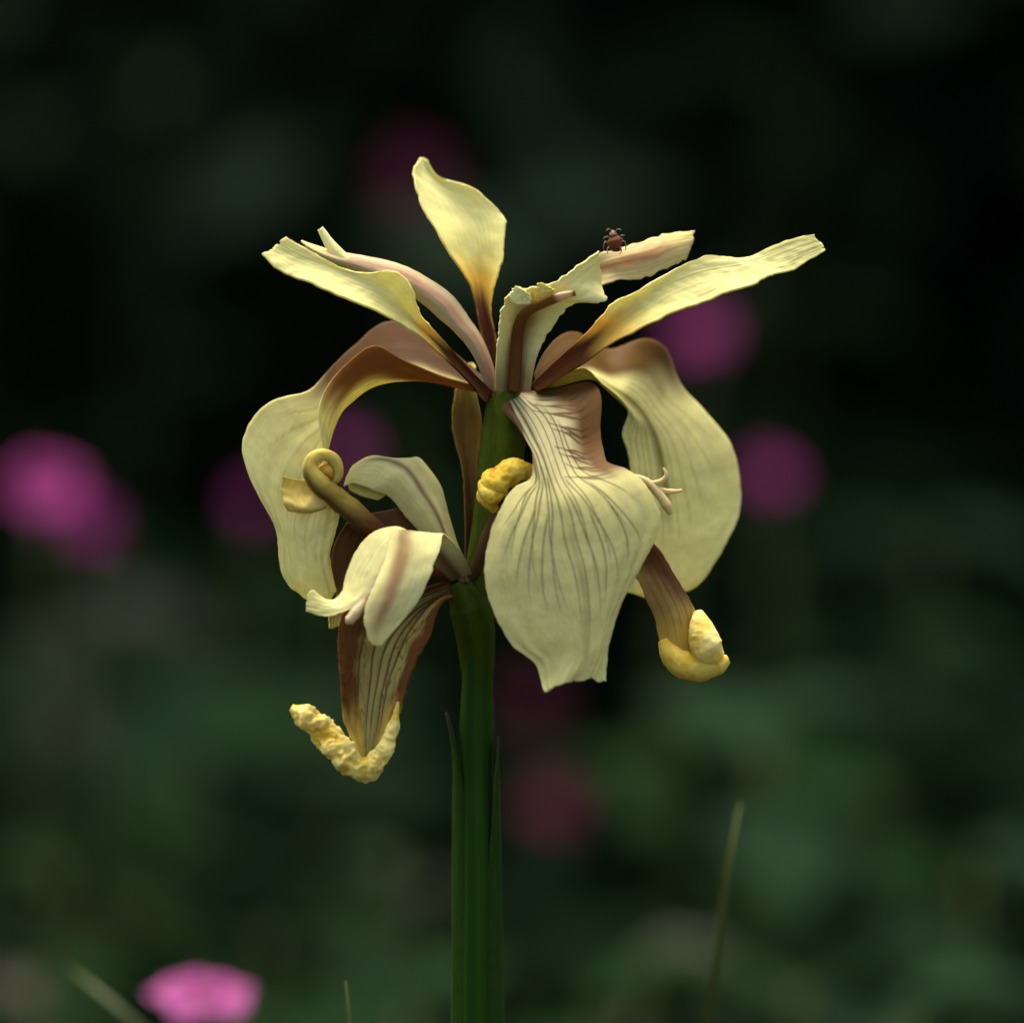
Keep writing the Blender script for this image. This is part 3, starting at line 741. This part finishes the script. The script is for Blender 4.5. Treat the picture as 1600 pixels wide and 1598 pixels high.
tube('ovary', [(716, 908, 6), (724, 925, 2), (734, 950, -4), (742, 985, -12), (746, 1040, -26), (747, 1100, -40)],
     [14, 24, 33, 32, 27, 16], lower, M_STEM, nu=70, nv=36, squash=0.8, colfn=green_col(G1 * 0.8, G2 * 0.75))

def sheath_col(u, v, hw, L, sd):
    c = mix(np.array([0.014, 0.040, 0.005]), np.array([0.026, 0.062, 0.007]), 0.5 + 0.5 * n2(u * 2, v * 5, sd))
    c = mix(c, np.array([0.05, 0.085, 0.015]), sstep(0.85, 1.0, np.abs(v)))
    c = mix(c, np.array([0.05, 0.056, 0.026]), sstep(0.90, 1.0, u))
    return c
def sheath(xs, z0, z1, tip, dd):
    rows = []
    for k in range(9):
        t = k / 8
        py = z0 + (z1 - z0) * t
        a, b, d = xs(t)
        rows.append([(a, py, vert(py) + dd[0]), ((a + b) / 2, py, vert(py) + d), (b, py, vert(py) + dd[1])])
    return rows
# bract with its free pale tip standing off the stem
petal('bract', sheath(lambda t: (706 + 3 * t - 12 * max(0, t - .86) / .14, 742 - 30 * t ** 2 - 14 * max(0, t - .84) / .16, 15 - 9 * t), 1640, 1112, 0, (-14, 8)), iris, sheath_col, M_SHEATH, nu=90, nv=24, ruffle=0.6, edge=0.3)
petal('bract', sheath(lambda t: (752 + 27 * t ** 1.6, 788 - 10 * t, 12 - 12 * t), 1640, 1150, 0, (9, -14)), iris, sheath_col, M_SHEATH, nu=80, nv=24, ruffle=0.6, edge=0.3)
petal('bract', sheath(lambda t: (714 + 22.5 * t ** 1.2, 772 - 34 * t ** 1.2, 24 - 4 * t), 1700, 1456, 0, (12, 12)), iris, sheath_col, M_SHEATH, nu=60, nv=24, ruffle=0.4, edge=0.2)
petal('bract', sheath(lambda t: (712 + 32 * t ** 1.6, 780 - 34 * t ** 1.3, 2 + 16 * min(1, t * 2.2) - 6 * t), 1420, 1078, 0, (-8, -8)), iris, sheath_col, M_SHEATH, nu=70, nv=24, ruffle=0.5, edge=0.2)

# ------------------------------------------------------------------ the tiny insect on the style arm
def build_insect():
    m, nt, N, Lk, bs, out = node_mat('reddish_insect_shell')
    no = N.new('ShaderNodeTexNoise'); no.inputs['Scale'].default_value = 900
    cr = N.new('ShaderNodeValToRGB')
    cr.color_ramp.elements[0].color = (0.06, 0.018, 0.006, 1); cr.color_ramp.elements[1].color = (0.13, 0.042, 0.012, 1)
    tc = N.new('ShaderNodeTexCoord'); Lk.new(tc.outputs['Object'], no.inputs['Vector'])
    Lk.new(no.outputs['Fac'], cr.inputs[0]); Lk.new(cr.outputs[0], bs.inputs['Base Color'])
    bs.inputs['Roughness'].default_value = 0.85
    bs.inputs['Specular IOR Level'].default_value = 0.1
    m2, nt2, N2, L2, bs2, o2 = node_mat('insect_leg')
    bs2.inputs['Base Color'].default_value = (0.14, 0.07, 0.035, 1)
    root = empty('insect', W((962, 391, -6)))
    tag(root, 'tiny reddish brown insect perched on top of the pale style arm', 'insect')
    tube('abdomen', [(969, 390, -2), (964, 385, 0), (961, 377, 0), (959, 369, -2)], [4, 12, 13.5, 6], root, m, nu=24, nv=18)
    tube('head', [(959, 371, 0), (958, 366, 2), (958, 360, 2)], [4, 6.5, 2.5], root, m2, nu=16, nv=14)
    for pts in ([(968, 380, 6), (975, 377, 10), (978, 385, 8), (977, 391, 6)], [(966, 374, 4), (972, 368, 8), (977, 368, 8)],
                [(952, 380, 6), (946, 378, 10), (943, 385, 10), (944, 392, 6)], [(953, 384, 6), (949, 390, 10), (950, 397, 10)],
                [(966, 384, 8), (971, 390, 12), (968, 398, 10)], [(955, 374, 6), (947, 370, 10), (942, 374, 10)]):
        tube('leg', pts, [0.9] * (len(pts) - 1) + [0.5], root, m2, nu=18, nv=6)
    for pts in ([(961, 362, 4), (966, 358, 8), (971, 360, 10)], [(956, 361, 4), (951, 358, 8), (947, 361, 10)]):
        tube('antenna', pts, [0.8, 0.7, 0.5], root, m2, nu=12, nv=6)
build_insect()

# ------------------------------------------------------------------ pink flowers behind
def pink_petal_mesh(name, col0, col1, notch=0.25):
    nu, nv = 14, 11
    V, C, UVs = [], [], []
    for i in range(nu):
        u = i / (nu - 1)
        wid = 0.14 + 0.42 * math.sin(min(u * 1.15, 1.0) * math.pi / 2) ** 1.5
        for j in range(nv):
            v = j / (nv - 1) * 2 - 1
            x = u - notch * (1 - abs(v)) * max(0, u - 0.7) / 0.3 * 0.5 - 0.13 * v * v * u
            V.append((x, v * wid, 0.25 * math.sin(u * 2.2) - 0.10 * u * u + 0.06 * math.cos(v * 3) * u + 0.03 * math.sin(7 * u + 5 * v)))
            C.append(np.array(col0) * (1 - u) + np.array(col1) * u); UVs.append((u * 2, v))
    me = mesh_data(name, V, grid_faces(nu, nv), M_PINK)
    set_colors(me, np.array(C)); set_uv(me, UVs)
    return me
PINKS = {'bright': pink_petal_mesh('pink_petal', (0.20, 0.018, 0.11), (0.27, 0.036, 0.16)),
         'pale': pink_petal_mesh('pale_pink_petal', (0.16, 0.010, 0.08), (0.32, 0.085, 0.23)),
         'dull': pink_petal_mesh('dull_pink_petal', (0.11, 0.016, 0.04), (0.15, 0.026, 0.055))}
_c = []
def local_tube(name, path, radii, mat, nu=16, nv=8):
    C, off, R, us, th, L = tube_grid(path, radii, nu, nv)
    G = C[:, None] + off * R[:, None, None]
    v = np.concatenate([G.reshape(-1, 3), C[[0, -1]]])
    f = grid_faces(nu, nv, True) + [(nu * nv, (j + 1) % nv, j) for j in range(nv)] + [(nu * nv + 1, (nu - 1) * nv + j, (nu - 1) * nv + (j + 1) % nv) for j in range(nv)]
    return mesh_data(name, v, f, mat)
CALYX = local_tube('calyx', [(0, 0, -0.75), (0, 0, -0.5), (0, 0, -0.1), (0, 0, 0.05)], [0.08, 0.2, 0.24, 0.17], M_CALYX)
EYE = local_tube('flower_centre', [(0, 0, 0), (0, 0, 0.1), (0, 0, 0.18)], [0.12, 0.13, 0.05], M_CALYX)

def pink_flower(px, py, dist, size, kind, tilt, label, group=None, bend=0.03):
    head = AT(px, py, dist)
    bx, by = head.x + random.uniform(-bend, bend), head.y + random.uniform(0, bend)
    root = empty('pink_flower', (bx, by, 0))
    tag(root, label, 'flower', group)
    hv = head - Vector((bx, by, 0))
    face = Vector((random.uniform(-.35, .35), -1, tilt)).normalized()
    q = face.to_track_quat('Z', 'Y')
    st = local_tube('stem', [(0, 0, -0.02), (hv.x * .2, hv.y * .2, hv.z * .35), (hv.x * .55, hv.y * .6, hv.z * .75), tuple(hv - face * size * 0.7)],
                    [0.0018, 0.0016, 0.0013, 0.0011], M_GRASS, 24, 8)
    link('stem', st, root)
    for k in range(5):
        o = link('petal', PINKS[kind], root, hv)
        o.rotation_mode = 'QUATERNION'
        o.rotation_quaternion = q @ Matrix.Rotation(k * 2 * math.pi / 5 + random.uniform(-.1, .1), 4, 'Z').to_quaternion() @ Matrix.Rotation(random.uniform(-.35, .1), 4, 'Y').to_quaternion()
        o.scale = (size * random.uniform(.9, 1.08),) * 3
    for nm, me in (('calyx', CALYX), ('flower_centre', EYE)):
        o = link(nm, me, root, hv); o.rotation_mode = 'QUATERNION'; o.rotation_quaternion = q; o.scale = (size,) * 3
    return root

G_PINK = 'pink flowers scattered through the undergrowth'
pink_flower(72, 768, 1.12, 0.0098, 'bright', 1.4, 'large bright magenta flower standing well apart from the iris, level with its ovary', G_PINK)
pink_flower(140, 822, 1.18, 0.0070, 'bright', 0.5, 'dimmer magenta flower tucked against the large bright magenta one', G_PINK)
pink_flower(322, 1572, 0.76, 0.0088, 'pale', 4.5, 'pale pink topped flower low beside the arching green blade', G_PINK)
pink_flower(1096, 528, 1.28, 0.0078, 'bright', 1.2, 'magenta flower peeking out beneath the long spreading standard petal', G_PINK)
pink_flower(1203, 748, 1.30, 0.0068, 'bright', 1.2, 'magenta flower beside the broad hanging fall, below another magenta flower', G_PINK)
pink_flower(645, 285, 1.75, 0.0120, 'dull', 0.4, 'dim purplish flower behind the tip of the upright standard petal', G_PINK)
pink_flower(540, 708, 1.30, 0.0058, 'bright', 1.0, 'small magenta flower framed by the arch of the brown-clawed fall', G_PINK)
pink_flower(402, 785, 1.45, 0.0060, 'bright', 0.6, 'dark magenta flower half hidden behind the edge of the drooping fall', G_PINK)
pink_flower(868, 1258, 1.40, 0.0088, 'dull', 0.7, 'dull reddish flower low beside the thick green stem', G_PINK)
pink_flower(835, 1102, 1.60, 0.0090, 'dull', 0.3, 'faint maroon flower just under the ragged tip of the front fall', G_PINK)

# ------------------------------------------------------------------ leafy plants behind
def leaf_mesh(name, mat, L=1.0, wid=0.36, fold=0.10, droop=0.25):
    nu = 7
    V, F = [], []
    for i in range(nu):
        u = i / (nu - 1)
        w = wid * math.sin(math.pi * min(1, u * 0.93 + 0.04)) ** 0.8 * (1 - 0.35 * u) + 0.004
        z = -droop * u * u + 0.12 * u
        for s in (-1, 0, 1):
            V.append((u * L, s * w, z + (fold * w / wid if s else 0) + 0.015 * math.sin(9 * u + s)))
    for i in range(nu - 1):
        a = i * 3
        F += [(a, a + 1, a + 4, a + 3), (a + 1, a + 2, a + 5, a + 4)]
    return mesh_data(name, V, F, mat)
LEAVES = {'green': [leaf_mesh('leaf', M_LEAF), leaf_mesh('leaf', M_LEAF, wid=0.28, droop=0.4)],
          'grey': [leaf_mesh('leaf', M_LEAF2, wid=0.40), leaf_mesh('leaf', M_LEAF2, wid=0.3, droop=0.35)],
          'brown': [leaf_mesh('leaf', M_LEAF3, wid=0.3, droop=0.5)]}

def leafy_plant(name, px, py, dist, kind, size, n, label, group, cat='plant', spread=1.0):
    top = AT(px, py, dist)
    root = empty(name, (top.x, top.y, 0))
    tag(root, label, cat, group)
    h = max(top.z, 0.06)
    lean = (random.uniform(-.03, .03), random.uniform(-.02, .02))
    link('stem', local_tube('stem', [(lean[0], lean[1], -0.02), (lean[0] * .6, lean[1] * .5, h * .4), (0, 0, h * .98)], [0.0028, 0.0024, 0.0012], M_GRASS, 16, 6), root)
    for k in range(n):
        t = 1 - (k / n) ** 1.2 * 0.75
        z = h * t
        f = 1 - t
        o = link('leaf', random.choice(LEAVES[kind]), root, (lean[0] * f, lean[1] * f, z))
        s = size * (0.55 + 0.6 * (k / n)) * random.uniform(.8, 1.2) * spread
        o.scale = (s, s, s)
        o.rotation_euler = (random.uniform(-.5, .5), random.uniform(-0.45, 0.25), k * 2.4 + random.uniform(-.4, .4))
    return root

G_LP = 'leafy plants in the undergrowth'
spots = [(1200, 1120, 1.15, 'grey', .075, 14), (1060, 1180, 1.3, 'green', .075, 14), (1380, 1200, 1.25, 'green', .075, 14), (1520, 1330, 1.1, 'grey', .065, 12),
         (90, 1320, 1.15, 'green', .075, 14), (300, 1180, 1.35, 'green', .08, 14), (480, 1100, 1.5, 'grey', .08, 12), (610, 1290, 1.15, 'grey', .06, 10),
         (420, 1420, 1.12, 'green', .06, 12), (1250, 1500, 1.0, 'green', .06, 12), (1420, 1560, .98, 'grey', .06, 12), (930, 1560, 1.0, 'green', .06, 10),
         (1450, 830, 1.5, 'grey', .07, 10), (1210, 870, 1.5, 'green', .07, 12), (1440, 990, 1.45, 'green', .09, 14), (640, 1540, 1.02, 'green', .055, 10),
         (60, 1480, 1.05, 'brown', .06, 8), (1000, 1500, 1.1, 'brown', .05, 7), (640, 1400, 1.2, 'brown', .05, 7), (160, 950, 1.6, 'brown', .07, 8),
         (330, 1000, 1.7, 'green', .09, 14), (1560, 1150, 1.5, 'green', .09, 14), (230, 70, 2.0, 'grey', .07, 10), (1220, 60, 2.0, 'green', .08, 12), (620, 640, 1.7, 'green', .08, 12)]
LAB = {'green': 'blurred dull green leafy plant in the shaded undergrowth', 'grey': 'blurred greyish green broad-leaved plant in the shaded undergrowth',
       'brown': 'blurred brownish fading leafy plant in the shaded undergrowth'}
for px, py, d, k, s, n in spots:
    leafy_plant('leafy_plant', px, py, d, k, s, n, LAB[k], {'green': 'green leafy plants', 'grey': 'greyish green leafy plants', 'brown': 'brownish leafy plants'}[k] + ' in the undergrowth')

# ------------------------------------------------------------------ grass blades
def blade(pts, wid, label):
    P = np.array([AT(*p)[:] for p in pts])
    base = P[-1].copy(); base[2] = -0.01; base[1] += 0.01
    P = np.concatenate([P, [P[-1] * 0.5 + base * 0.5], [base]])[::-1]
    root_loc = Vector((P[0][0], P[0][1], 0))
    n = 40
    seg = np.linalg.norm(np.diff(P, axis=0), axis=1); t = np.concatenate([[0], np.cumsum(seg)]); t /= t[-1]
    us = np.linspace(0, 1, n)
    C = natural_spline(t, P, us)
    w = wid * np.minimum(1, (1.001 - us) * 7) ** 0.7
    V = []
    for c, ww in zip(C, w):
        V += [c + np.array([-ww / 2, ww * .1, 0]), c + np.array([0, ww * 0.3, 0]), c + np.array([ww / 2, ww * .1, 0])]
    V = np.array(V) - np.array(root_loc[:])
    o = link('grass_blade', mesh_data('grass_blade', V, grid_faces(n, 3), M_GRASS), None, root_loc)
    md = o.modifiers.new('thickness', 'SOLIDIFY'); md.thickness = 0.0003
    tag(o, label, 'grass', 'loose grass blades')
blade([(1156, 1255, .645), (1140, 1340, .645), (1125, 1440, .647), (1108, 1598, .65), (1100, 1700, .655)], 0.0015, 'thin straight olive grass blade standing by itself near the iris stem')
blade([(540, 1533, .612), (544, 1560, .612), (550, 1610, .613), (553, 1700, .615)], 0.0006, 'hair-thin pale grass tip between the pale pink flower and stem')
blade([(105, 1508, .70), (150, 1545, .695), (210, 1592, .69), (262, 1660, .69), (280, 1760, .695)], 0.0030, 'yellow-green arching blade leaning next to the pale pink flower')

# ------------------------------------------------------------------ undergrowth (uncountable) and shrubs
def leaf_cloud(P, size, up, mat, name, flat=0.5):
    """many folded leaf faces: P (n,3)"""
    n = len(P)
    a = RNG.uniform(0, 2 * math.pi, n)
    d = np.stack([np.cos(a), np.sin(a), RNG.normal(-0.15, 0.35, n)], -1); d /= np.linalg.norm(d, axis=1, keepdims=True)
    nz = np.stack([RNG.normal(0, flat, n), RNG.normal(0, flat, n), np.ones(n)], -1)
    s = np.cross(nz, d); s /= np.maximum(np.linalg.norm(s, axis=1, keepdims=True), 1e-6)
    up_ = np.cross(d, s)
    L = size * RNG.uniform(.6, 1.3, n)[:, None]; w = L * RNG.uniform(.22, .36, n)[:, None]
    v = np.stack([P, P + d * L * .45 + s * w + up_ * w * .3, P + d * L - up_ * L * .15, P + d * L * .45 - s * w + up_ * w * .3, P + d * L * .5], 1).reshape(-1, 3)
    idx = np.arange(n)[:, None] * 5
    f = np.concatenate([idx + [0, 4, 1], idx + [1, 4, 2], idx + [2, 4, 3], idx + [3, 4, 0]])
    me = bpy.data.meshes.new(name)
    me.vertices.add(len(v)); me.vertices.foreach_set('co', v.ravel())
    me.loops.add(len(f) * 3); me.loops.foreach_set('vertex_index', f.ravel().astype(np.int32))
    me.polygons.add(len(f)); me.polygons.foreach_set('loop_start', np.arange(len(f), dtype=np.int32) * 3)
    me.polygons.foreach_set('loop_total', np.full(len(f), 3, np.int32))
    me.materials.append(mat); me.update(calc_edges=True); me.validate()
    return me

def undergrowth(n, xr, yr, hmax, size, mat, name, label, patch):
    x = RNG.uniform(*xr, n * 3); y = RNG.uniform(*yr, n * 3)
    dens = np.array([mnoise.noise(Vector((a * patch, b * patch, 1.7 + hmax))) for a, b in zip(x, y)])
    keep = dens > RNG.uniform(-0.5, 0.35, len(x))
    x, y, dens = x[keep][:n], y[keep][:n], dens[keep][:n]
    h = hmax * np.clip(0.65 + 0.7 * dens, 0.25, 1.15)
    near = np.clip((y + 0.1) / 0.5, 0.35, 1)          # lower round the iris and the viewer
    z = h * near * RNG.uniform(0.1, 1, len(x)) ** 0.7
    me = leaf_cloud(np.stack([x, y, z], -1), size, 1, mat, name)
    o = link(name, me)
    tag(o, label, kind='stuff')
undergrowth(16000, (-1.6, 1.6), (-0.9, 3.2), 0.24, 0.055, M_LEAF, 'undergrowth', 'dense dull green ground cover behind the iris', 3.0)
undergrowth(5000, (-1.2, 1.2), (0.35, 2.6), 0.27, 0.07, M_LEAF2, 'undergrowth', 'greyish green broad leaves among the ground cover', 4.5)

undergrowth(16000, (-1.8, 1.8), (1.45, 2.4), 0.42, 0.042, M_LEAF_SHADE, 'undergrowth', 'tall foliage with shade put into its green, standing in front of the thicket', 2.2)

def shrub_mesh():
    n = 16000
    c = RNG.normal(0, 1, (60, 3)) * [0.42, 0.42, 0.5]
    k = RNG.integers(0, 60, n)
    P = c[k] + RNG.normal(0, 0.17, (n, 3))
    P[:, 2] = P[:, 2] + 1.05
    P[:, 2] = np.where(P[:, 2] < 0.02, 0.02 + RNG.uniform(0, .3, n), P[:, 2])
    return leaf_cloud(P, 0.055, 1, M_SHRUB, 'crown', 0.8)
SH = [shrub_mesh(), shrub_mesh()]
TR = local_tube('trunk', [(0, 0, -0.03), (0.02, 0.01, 0.5), (-0.03, 0.02, 1.1), (0.02, 0, 1.7)], [0.04, 0.035, 0.025, 0.008], M_BARK, 24, 10)
for i, (x, y, s) in enumerate([(-2.6, 2.3, 1.1), (-1.65, 2.55, 1.25), (-0.75, 2.35, 1.2), (0.05, 2.6, 1.35), (0.8, 2.3, 1.2), (1.65, 2.5, 1.3), (2.6, 2.2, 1.15), (-0.35, 3.5, 1.6), (0.6, 3.6, 1.6), (-1.3, 3.6, 1.5), (1.5, 3.5, 1.5), (0.1, 4.5, 1.7), (-0.9, 4.7, 1.7), (1.0, 4.7, 1.7)]):
    r = empty('evergreen_shrub', (x, y, 0))
    tag(r, 'dark shaded evergreen shrub in the dense thicket behind the flowers', 'shrub', 'evergreen shrubs of the thicket')
    r.rotation_euler.z = i * 1.3; r.scale = (s, s, s)
    link('trunk', TR, r); link('crown', SH[i % 2], r)
